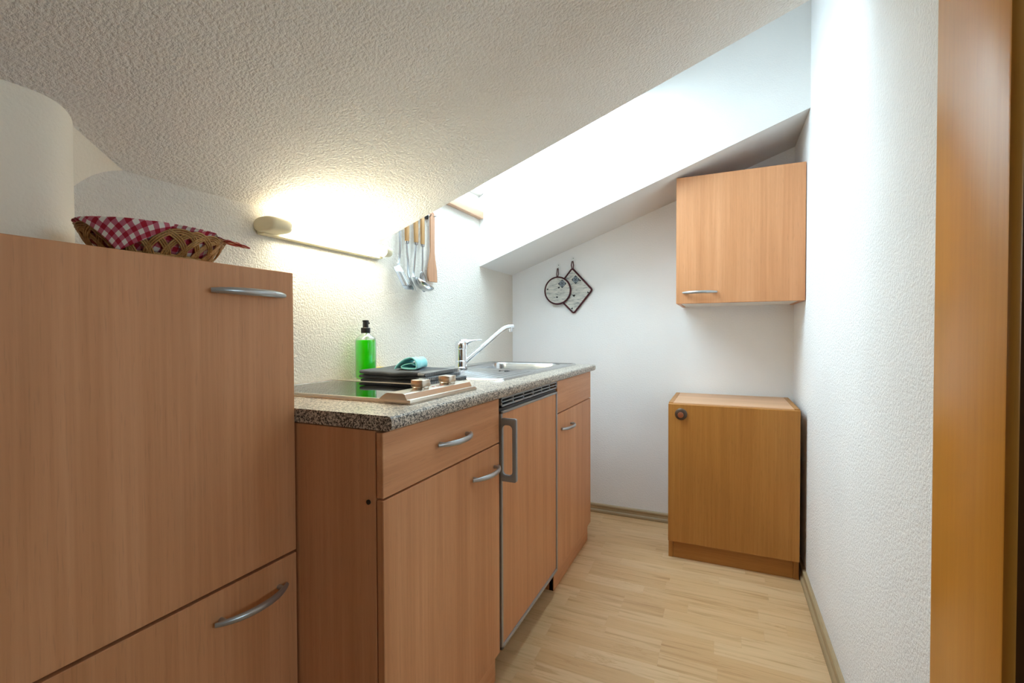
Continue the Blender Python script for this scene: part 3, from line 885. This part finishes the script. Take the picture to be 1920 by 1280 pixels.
# near cap: a longer rounded housing
rings = []
for y, rx, rz, xc in ((.862, .034, .018, LX - .012), (.865, .038, .0198, LX - .010), (.872, .040, .0205, LX - .008), (.900, .040, .0205, LX - .007), (.910, .036, .0200, LX - .005), (.922, .029, .0185, LX - .001), (.926, .024, .017, LX + .001)):
    ring = []
    for k in range(24):
        a = 2 * math.pi * k / 24
        ca, sa = math.cos(a), math.sin(a)
        x = xc + rx * math.copysign(abs(ca) ** .7, ca); zz = LZ + rz * math.copysign(abs(sa) ** .8, sa)
        ring.append(bm.verts.new((max(x, XL + .0004), y, zz)))
    rings.append(ring)
for a, b in zip(rings, rings[1:]):
    for k in range(24): bm.faces.new((a[k], a[(k + 1) % 24], b[(k + 1) % 24], b[k]))
bm.faces.new(rings[0][::-1]); bm.faces.new(rings[-1])
obj('end_cap', bm, 'cream', lp, angle=50, label='cream housing with rounded nose')
bm = tube(B(), [(LX, .927, LZ), (LX, 1.330, LZ)], .0188, 24)
obj('tube', bm, 'tube', lp, angle=50, label='glowing tube')
bm = B()
tube(bm, [(LX, 1.3305, LZ), (LX, 1.346, LZ), (LX, 1.364, LZ), (LX, 1.372, LZ)], [.0198, .0198, .0165, .010], 24)
box(bm, XL + .0004, LX, 1.344, 1.366, LZ - .014, LZ + .014, .003)
obj('end_cap', bm, 'cream', lp, angle=50)

# ------------------------------------------------------------------ utensils on the wall below the roof window
UX = -1.132
rail = thing('utensil_rail', 'dark hook rail on the left wall below the roof window', 'rail', (XL, 1.58, 1.49))
obj('bar', box(B(), XL + .0004, XL + .009, 1.455, 1.672, 1.483, 1.503, .001), 'black', rail)
for y in (1.467, 1.512, 1.568, 1.616, 1.660):
    obj('hook', tube(B(), [(XL + .008, y, 1.494), (XL + .020, y, 1.492), (XL + .028, y, 1.493), (XL + .031, y, 1.500)], .0016, 8), 'black', rail, angle=60)
nl = obj('nail', cyl(B(), (XL + .0002, 1.686, 1.4945), (XL + .032, 1.695, 1.499), .0016, 8), 'screw', loc=(XL, 1.686, 1.4945))
tag(nl, 'nail in the wall through the wooden spatula', 'nail')
UG = 'kitchen utensils hanging on the wall'

def flat_outline(bm, left, right, tx, n_=1):
    """closed blade: left/right edges as lists of (x, y, z) pairs joined by quads, thickness tx along X"""
    L0 = [bm.verts.new(p) for p in left]; R0 = [bm.verts.new(p) for p in right]
    L1 = [bm.verts.new((p[0] + tx, p[1], p[2])) for p in left]; R1 = [bm.verts.new((p[0] + tx, p[1], p[2])) for p in right]
    n = len(left)
    for i in range(n - 1):
        bm.faces.new((L0[i], R0[i], R0[i + 1], L0[i + 1])); bm.faces.new((L1[i], L1[i + 1], R1[i + 1], R1[i]))
        bm.faces.new((L0[i], L0[i + 1], L1[i + 1], L1[i])); bm.faces.new((R0[i], R1[i], R1[i + 1], R0[i + 1]))
    bm.faces.new((L0[0], L1[0], R1[0], R0[0])); bm.faces.new((L0[-1], R0[-1], R1[-1], L1[-1]))

# slotted turner
ut = thing('slotted_turner', 'all-steel slotted turner, leftmost of the hanging utensils', 'utensil', (UX, 1.467, 1.20), UG)
bm = tube(B(), [(UX, 1.467, 1.505), (UX, 1.467, 1.37), (UX, 1.4665, 1.33), (UX - .001, 1.464, 1.295), (UX + .002, 1.456, 1.272), (UX + .004, 1.450, 1.262)], [.0080, .0076, .0064, .0058, .0058, .0066], 12, ref=(0, 1, 0), flat=.35)
obj('handle', bm, 'steel', ut, angle=60)
# blade built as bars around four slots, slanting to the right as it hangs
bm = B()
TLp, TRp, BLp, BRp = Vector((UX + .008, 1.4145, 1.248)), Vector((UX + .008, 1.4625, 1.251)), Vector((UX + .030, 1.4480, 1.166)), Vector((UX + .030, 1.5120, 1.170))
def bl(u, v): 
    p = TLp.lerp(TRp, u).lerp(BLp.lerp(BRp, u), v); p.x += .006 * math.sin(math.pi * u); return p
def strip(u0, u1, v0, v1, nv=6):
    L_ = [bl(u0, v0 + (v1 - v0) * i / nv) for i in range(nv + 1)]; R2 = [bl(u1, v0 + (v1 - v0) * i / nv) for i in range(nv + 1)]
    flat_outline(bm, [tuple(p) for p in L_], [tuple(p) for p in R2], .0012)
us = [0, .16, .25, .37, .46, .58, .67, .79, .88, 1.0]
strip(0, 1, .0, .20); strip(.0, 1, .80, .93); strip(.06, .97, .93, 1.0)
for i in range(0, 9, 2): strip(us[i], us[i + 1], .20, .80)
L_ = [(UX + .004, 1.4480, 1.264), (UX + .006, 1.438, 1.256), (UX + .008, 1.4145, 1.248)]
R2 = [(UX + .004, 1.4525, 1.264), (UX + .006, 1.456, 1.257), (UX + .008, 1.4625, 1.251)]
flat_outline(bm, L_, R2, .0012)
obj('blade', bm, 'steel', ut, angle=40, label='slotted steel blade')

def wood_handle(t_, y, ztop, zbot, lean):
    bm = tube(B(), [(UX, y - lean, ztop), (UX, y - lean * .8, ztop - .006), (UX, y - lean * .5, (ztop + zbot) / 2), (UX, y, zbot)], [.005, .0100, .0124, .0112], 12, ref=(0, 1, 0), flat=.7)
    obj('handle', bm, 'utensil_wood', t_, angle=50, label='wooden handle')
    bm = tube(B(), [(UX, y, zbot), (UX, y, zbot - .009)], [.0112, .0098], 12, ref=(0, 1, 0), flat=.7)
    obj('ferrule', bm, 'steel', t_, angle=40)
# meat fork
ut = thing('meat_fork', 'steel meat fork with wooden handle beside the slotted turner', 'utensil', (UX, 1.51, 1.17), UG)
wood_handle(ut, 1.510, 1.505, 1.361, -.001)
bm = tube(B(), [(UX, 1.509, 1.353), (UX, 1.511, 1.315), (UX + .001, 1.515, 1.283), (UX + .004, 1.511, 1.255), (UX + .008, 1.506, 1.232), (UX + .012, 1.507, 1.217)], [.0064, .0066, .0070, .0080, .0090, .0085], 12, ref=(0, 1, 0), flat=.3)
for dy in (-.0055, 0.0, .0055):
    tube(bm, [(UX + .012, 1.507 + dy, 1.218), (UX + .017, 1.516 + dy * 1.3, 1.195), (UX + .021, 1.528 + dy * 1.9, 1.166)], [.0022, .0020, .0008], 8)
obj('prongs', bm, 'steel', ut, angle=50, label='steel shaft with three prongs')
# ladle
ut = thing('ladle', 'steel ladle with wooden handle and bowl tipped forward', 'utensil', (UX, 1.57, 1.17), UG)
wood_handle(ut, 1.570, 1.505, 1.366, .002)
bm = tube(B(), [(UX, 1.569, 1.358), (UX, 1.560, 1.30), (UX + .001, 1.551, 1.25), (UX + .003, 1.545, 1.232), (UX + .008, 1.540, 1.222)], [.0058, .0058, .0058, .0058, .0070], 12, ref=(0, 1, 0), flat=.35)
obj('shaft', bm, 'steel', ut, angle=50)
bm = B()
c = Vector((UX + .040, 1.566, 1.203)); nrm = Vector((.42, .30, .86)).normalized()
s_, t_ = frame_of(nrm)
rings = []
for i in range(8):
    a = math.radians(90 * i / 7); rr1 = .046 * math.cos(a); dp = .030 * math.sin(a)
    rings.append([bm.verts.new(c + (s_ * math.cos(2 * math.pi * k / 28) + t_ * math.sin(2 * math.pi * k / 28)) * max(rr1, .0006) - nrm * dp) for k in range(28)])
for a, b in zip(rings, rings[1:]):
    for k in range(28): bm.faces.new((a[k], a[(k + 1) % 28], b[(k + 1) % 28], b[k]))
obj('bowl', bm, 'steel', ut, angle=60, solid=.0012, label='round steel bowl')
# serving spoon
ut = thing('serving_spoon', 'steel serving spoon with wooden handle hanging behind the ladle bowl', 'utensil', (UX, 1.616, 1.17), UG)
wood_handle(ut, 1.615, 1.505, 1.366, .000)
bm = tube(B(), [(UX, 1.615, 1.358), (UX, 1.613, 1.29), (UX, 1.6095, 1.258), (UX, 1.609, 1.250)], [.0058, .0058, .0060, .0076], 12, ref=(0, 1, 0), flat=.35)
obj('shaft', bm, 'steel', ut, angle=50)
bm = B()
def spn(u, v):
    a = 2 * math.pi * u; rr1 = v
    y = 1.609 + .0235 * rr1 * math.cos(a); zz = 1.212 + .042 * rr1 * math.sin(a) * (1 if math.sin(a) > 0 else 1.0)
    return Vector((UX - .004 + .009 * rr1 * rr1, y + .006 * (1.212 - zz) / .042, zz))
sheet(bm, 29, 7, spn)
bmesh.ops.remove_doubles(bm, verts=bm.verts[:], dist=.0001)
obj('bowl', bm, 'steel', ut, angle=60, solid=.0012, label='oval steel spoon bowl')
# wooden spatula
bm = B()
zs_ = [1.515, 1.511, 1.503, 1.49, 1.44, 1.38, 1.346, 1.315, 1.290, 1.268, 1.245, 1.225, 1.219]
yl = [1.680, 1.674, 1.6700, 1.6690, 1.6695, 1.6700, 1.6700, 1.664, 1.655, 1.649, 1.648, 1.652, 1.656]
yr = [1.688, 1.694, 1.6985, 1.6995, 1.6990, 1.6975, 1.6975, 1.702, 1.709, 1.714, 1.7155, 1.716, 1.7155]
flat_outline(bm, [(UX - .003, a, z_) for a, z_ in zip(yl, zs_)], [(UX - .003, a, z_) for a, z_ in zip(yr, zs_)], .007)
o = obj('wooden_spatula', bm, 'spatula_wood', loc=(UX, 1.684, 1.219), angle=50)
tag(o, 'flat wooden spatula on a nail, rightmost of the hanging utensils', 'utensil', UG)

# ------------------------------------------------------------------ pot holders on the back wall
def heart(bm, x, y, z_, s, rot=0.0):
    P = []
    for i in range(20):
        t_ = 2 * math.pi * i / 20
        a = 16 * math.sin(t_) ** 3 / 17; b = (13 * math.cos(t_) - 5 * math.cos(2 * t_) - 2 * math.cos(3 * t_) - math.cos(4 * t_)) / 17
        P.append((x + s * (a * math.cos(rot) - b * math.sin(rot)), z_ + s * (a * math.sin(rot) + b * math.cos(rot))))
    prism(bm, P, 1, y, y - .0006)
def emblem(par, x, y, z_, s):
    bm = prism(B(), [(x - s, z_), (x, z_ - s), (x + s, z_), (x, z_ + s)], 1, y, y - .0008)
    p = obj('printed_square', bm, 'slate', par, smooth=False, label='slate-blue printed square')
    bm = B(); n = 22
    tube(bm, [(x + .56 * s * math.cos(2 * math.pi * k / n), y - .001, z_ + .56 * s * math.sin(2 * math.pi * k / n)) for k in range(n + 1)], .10 * s, 6, cap=False)
    for k in range(5):
        a = 2 * math.pi * k / 5 + .3
        cyl(bm, (x + .27 * s * math.cos(a), y - .0006, z_ + .27 * s * math.sin(a)), (x + .27 * s * math.cos(a), y - .0014, z_ + .27 * s * math.sin(a)), .12 * s, 10)
    obj('printed_ring', bm, 'ice', p, angle=40, label='pale round ornament')
def piping(par, pts, r=.0052):
    bm = tube(B(), pts, r, 10, cap=False)
    return obj('piping', bm, 'burgundy', par, angle=60, label='dark burgundy piping')
def holder_hook(x, z_, label):
    h = thing('adhesive_hook', label, 'hook', (x, YB, z_))
    bm = prism(B(), [(x + .0125 * math.cos(2 * math.pi * k / 24), z_ + .021 * math.sin(2 * math.pi * k / 24)) for k in range(24)], 1, YB - .0004, YB - .003)
    obj('plate', bm, 'hook_clear', h, angle=40, label='clear oval plate')
    bm = tube(B(), [(x, YB - .003, z_ - .004), (x, YB - .012, z_ - .012), (x, YB - .018, z_ - .014), (x, YB - .021, z_ - .009)], .0028, 10)
    obj('prong', bm, 'hook_clear', h, angle=50)
    obj('pin', cyl(B(), (x, YB - .003, z_ + .009), (x, YB - .0042, z_ + .009), .0022, 10), 'screw', h, angle=40)
holder_hook(-.858, 1.378, 'clear plastic hook with the round pot holder hanging from it')
holder_hook(-.771, 1.411, 'clear plastic hook with the square pot holder hanging from it')

# square one (behind)
ph_ = thing('square_pot_holder', 'square pot holder with grey plank print and burgundy edge, hung by a corner', 'pot holder', (-.771, YB - .012, 1.236))
cor = [(-.774, 1.362), (-.660, 1.237), (-.766, 1.109), (-.884, 1.228)]
cen = Vector((sum(c[0] for c in cor) / 4, sum(c[1] for c in cor) / 4))
def rounded(cor, r, n=5):
    out = []
    m = len(cor)
    for i in range(m):
        p0, p1, p2 = (Vector(cor[(i + k) % m]) for k in (-1, 0, 1))
        a = p1 + (p0 - p1).normalized() * r; b = p1 + (p2 - p1).normalized() * r
        for k in range(n + 1):
            t_ = k / n; out.append((a * (1 - t_) ** 2 + p1 * 2 * t_ * (1 - t_) + b * t_ * t_))
    return out
out = rounded(cor, .012)
yq = YB - .010
obj('pad', prism(B(), [tuple(p) for p in out], 1, yq + .003, yq - .004), 'print', ph_, smooth=False, label='grey weathered plank print')
piping(ph_, [(p[0], yq - .001, p[1]) for p in out] + [(out[0][0], yq - .001, out[0][1])], .0056)
bm = tube(B(), [(-.776, yq, 1.360), (-.779, yq - .004, 1.380), (-.774, yq - .007, 1.401), (-.769, yq - .007, 1.401), (-.766, yq - .004, 1.380), (-.770, yq, 1.358)], .0030, 8)
obj('loop', bm, 'burgundy', ph_, angle=60, label='burgundy hanging loop')
emblem(ph_, -.754, yq - .004, 1.298, .024)
for x, z_, s, rt_ in ((-.728, 1.291, .006, 0), (-.764, 1.208, .0085, .2), (-.683, 1.223, .006, -.7), (-.775, 1.136, .006, .7)):
    bm = B(); heart(bm, x, yq - .004, z_, s, rt_); obj('printed_heart', bm, 'ink', ph_, smooth=False, label='small black heart')

# round one (in front)
ph_ = thing('round_pot_holder', 'round pot holder with grey plank print and burgundy edge, overlapping the square one', 'pot holder', (-.857, YB - .025, 1.2395))
cx_, cz_, R1 = -.857, 1.2395, .0755
yq = YB - .0225
obj('pad', prism(B(), [(cx_ + R1 * math.cos(2 * math.pi * k / 40), cz_ + R1 * math.sin(2 * math.pi * k / 40)) for k in range(40)], 1, yq + .003, yq - .004), 'print', ph_, angle=40, label='grey weathered plank print')
piping(ph_, [(cx_ + R1 * math.cos(2 * math.pi * k / 40), yq - .001, cz_ + R1 * math.sin(2 * math.pi * k / 40)) for k in range(41)])
bm = tube(B(), [(-.862, yq, 1.316), (-.8635, yq + .002, 1.335), (-.861, yq + .0045, 1.366), (-.856, yq + .0045, 1.366), (-.853, yq + .002, 1.335), (-.857, yq, 1.316)], .0027, 8)
obj('loop', bm, 'burgundy', ph_, angle=60, label='burgundy hanging loop')
emblem(ph_, -.829, yq - .004, 1.277, .0245)
for x, z_, s, rt_ in ((-.917, 1.249, .006, .2), (-.849, 1.256, .0065, .2), (-.860, 1.202, .0065, -.1)):
    bm = B(); heart(bm, x, yq - .004, z_, s, rt_); obj('printed_heart', bm, 'ink', ph_, smooth=False, label='small black heart')

# ------------------------------------------------------------------ wall cabinet
cx0, cx1, cy0, cz0, cz1 = -.190, .3055, 2.214, 1.127, 1.686
wc = thing('wall_cabinet', 'beech wall cabinet with one door and silver handle under the sloping ceiling', 'cabinet', ((cx0 + cx1) / 2, (cy0 + YB) / 2, cz0))
panel('side_panel', wc, 'beech_z', cx0, cx0 + .016, cy0 + .021, YB - .0005, cz0, cz1)
panel('side_panel', wc, 'beech_z', cx1 - .016, cx1, cy0 + .021, YB - .0005, cz0, cz1)
panel('top_panel', wc, 'beech_x', cx0 + .016, cx1 - .016, cy0 + .022, YB - .0005, cz1 - .016, cz1)
panel('bottom_panel', wc, 'white_board', cx0 + .0162, cx1 - .0162, cy0 + .022, YB - .0005, cz0 + .002, cz0 + .018, label='white underside')
d = panel('door', wc, 'beech_z', cx0, cx1, cy0, cy0 + .0185, cz0, cz1)
bow_handle(d, (-.092, cy0, 1.1745), (1, 0, 0), (0, -1, 0), .140)

# ------------------------------------------------------------------ low cabinet on the floor
lx0, lx1, ly0, lz1 = -.216, .2845, 2.151, .690
lc = thing('low_cabinet', 'low honey-coloured cabinet with round knob on the floor in the far corner', 'cabinet', ((lx0 + lx1) / 2, 2.34, 0))
LB = YB - .021
panel('side_panel', lc, 'old_z', lx0, lx0 + .019, ly0 + .020, LB, 0, lz1)
panel('side_panel', lc, 'old_z', lx1 - .019, lx1, ly0 + .020, LB, 0, lz1)
panel('top_panel', lc, 'old_top', lx0 + .0193, lx1 - .0193, ly0 + .020, LB, lz1 - .019, lz1 - .0003, label='pale beech top')
panel('back_panel', lc, 'old_z', lx0 + .019, lx1 - .019, LB - .006, LB - .001, .06, lz1 - .02)
panel('bottom_panel', lc, 'old_x', lx0 + .019, lx1 - .019, ly0 + .021, LB - .007, .078, .094)
panel('plinth', lc, 'old_x', lx0 + .0193, lx1 - .0193, ly0 + .024, ly0 + .040, 0, .077)
d = panel('door', lc, 'old_z', lx0, lx1, ly0, ly0 + .0185, .0785, lz1 - .004, .002)
kx, kz = -.163, .643
bm = B()
def disc(bm, prof):
    rg = [[bm.verts.new((kx + r_ * math.cos(2 * math.pi * k / 28), ly0 - y_, kz + r_ * math.sin(2 * math.pi * k / 28))) for k in range(28)] for r_, y_ in prof]
    for a, b in zip(rg, rg[1:]):
        for k in range(28): bm.faces.new((a[k], a[(k + 1) % 28], b[(k + 1) % 28], b[k]))
    bm.faces.new(rg[0][::-1]); bm.faces.new(rg[-1])
disc(bm, [(.0255, -.001), (.0255, .002), (.023, .0045), (.014, .006), (.012, .006)])
k_ = obj('rosette', bm, 'bronze', d, angle=40, label='dark bronze rosette')
bm = B(); disc(bm, [(.007, .005), (.007, .016), (.0115, .019), (.0125, .023), (.011, .027), (.004, .0285)])
obj('knob', bm, 'copper', d, angle=50, label='round copper knob')

# ------------------------------------------------------------------ wicker basket and gingham napkin
bcx, bcy, bz = -.895, .487, TZ + .0006
bk = thing('bread_basket', 'oval woven wicker bread basket on top of the tall cabinet', 'basket', (bcx, bcy, bz))
A0_, A1_, B0_, B1_, HB = .058, .088, .080, .109, .046     # half widths (X) and half lengths (Y) at base and rim
def bpos(th, h, off=0.0):
    k = h / HB
    ax = A0_ + (A1_ - A0_) * k ** .8 + off; ay = B0_ + (B1_ - B0_) * k ** .8 + off
    return Vector((bcx + ax * math.cos(th), bcy + ay * math.sin(th), bz + .003 + h))
NS = 22
for k in range(NS):
    bm = B()
    th0 = 2 * math.pi * k / NS; dth = 2 * math.pi * 3.4 / NS
    for q in (-1, 0, 1):
        pts = []
        for i in range(25):
            t_ = i / 24
            th = th0 + dth * t_ + q * .0
            h = (HB - .003 - (.0031 * (q + 1))) * math.sin(math.pi * t_) ** .72
            side = q * .0031 * math.cos(math.pi * t_)
            p = bpos(th, max(h, 0), .0018 * math.sin(2 * math.pi * t_ * 2 + (k % 2) * math.pi))
            tang = bpos(th + .02, max(h, 0)) - bpos(th - .02, max(h, 0)); tang.normalize()
            pts.append(p + tang * side)
        tube(bm, pts, .00155, 6)
    obj('woven_strand', bm, 'wicker', bk, angle=70)
for z_, o_ in ((.0016, .001), (.0042, .003), (.0068, .002)):
    bm = tube(B(), [(bcx + (A0_ + o_) * math.cos(2 * math.pi * i / 48), bcy + (B0_ + o_) * math.sin(2 * math.pi * i / 48), bz + z_) for i in range(49)], .0016, 6, cap=False)
    obj('base_ring', bm, 'wicker', bk, angle=70)
bm = B()
for q in range(-6, 7):
    xx = q * .0086; hl_ = B0_ * math.sqrt(max(0, 1 - (xx / A0_) ** 2))
    tube(bm, [(bcx + xx, bcy - hl_, bz + .0035), (bcx + xx, bcy + hl_, bz + .0035)], .0018, 6)
obj('base_weave', bm, 'wicker', bk, angle=70)['kind'] = 'stuff'

bm = B()
def rim_k(th): return 1 / math.sqrt((math.cos(th) / (A1_ - .004)) ** 2 + (math.sin(th) / (B1_ - .004)) ** 2)
def overhang(th):
    """how far the cloth reaches past the rim: one corner hangs over the front, one juts out at the far end"""
    k = rim_k(th); c_, s2 = math.cos(th), math.sin(th)
    e = .005
    if c_ > 0:
        d = k * s2 + .075
        e = max(e, .060 * (1 - abs(d) / (.034 if d < 0 else .062)))
    d = abs(th - math.radians(61))
    if d < .5: e = max(e, .050 * (1 - d / .34))
    return e
def nap_xyz(th, q):
    k = rim_k(th); c_, s2 = math.cos(th), math.sin(th)
    rimz = HB + .0035
    if q <= .5:                              # flat on the bottom
        f = q / .5; kb = 1 / math.sqrt((c_ / (A0_ - .004)) ** 2 + (s2 / (B0_ - .004)) ** 2)
        return Vector((bcx + c_ * kb * f, bcy + s2 * kb * f, bz + .008 + .001 * math.sin(9 * th) * f)), kb * f
    if q <= .75:                             # up the side
        f = (q - .5) / .25; kb = 1 / math.sqrt((c_ / (A0_ - .004)) ** 2 + (s2 / (B0_ - .004)) ** 2)
        r_ = kb + (k - kb) * f ** .9
        return Vector((bcx + c_ * r_, bcy + s2 * r_, bz + .008 + (rimz - .008) * f)), kb + (k - kb + .022) * f
    e = overhang(th) * (q - .75) / .25
    wr = .0012 * math.sin(14 * th) * min(1, e / .01)
    if 0 < abs(th - math.radians(61)) < .40 or abs(th - math.radians(61)) == 0:   # far corner juts out and droops
        return Vector((bcx + c_ * (k + .95 * e), bcy + s2 * (k + .95 * e), bz + rimz - .16 * e - 2.0 * e * e + wr)), k + .022 + e
    o_ = min(e, .010); dn = max(0, e - .006)
    slip = max(0, e - .010) * .46
    return Vector((bcx + c_ * (k + o_ - slip), bcy + s2 * (k + o_), bz + rimz + .003 * math.sin(math.pi * o_ / .010) - .88 * dn)), k + .022 + e
bm = B()
lay = bm.loops.layers.uv.new('uv')
NTH, NQ = 120, 40
ringv = []
for j in range(NQ + 1):
    row = []
    for i in range(NTH):
        th = -math.pi + 2 * math.pi * i / NTH
        p, r_ = nap_xyz(th, j / NQ)
        x, y = r_ * math.cos(th), (r_ * math.sin(th) + .070)
        row.append((bm.verts.new(p), (x / .215, y / .215)))
    ringv.append(row)
for j in range(NQ):
    for i in range(NTH):
        i2 = (i + 1) % NTH
        qd = [ringv[j][i], ringv[j][i2], ringv[j + 1][i2], ringv[j + 1][i]]
        f = bm.faces.new([v_[0] for v_ in qd])
        for l, v_ in zip(f.loops, qd): l[lay].uv = v_[1]
bmesh.ops.remove_doubles(bm, verts=bm.verts[:], dist=.00002)
o = obj('napkin', bm, 'gingham', loc=(bcx, bcy, bz + .02), angle=80, solid=.0010)
tag(o, 'red and white gingham napkin lining the wicker basket, corners hanging over', 'napkin')
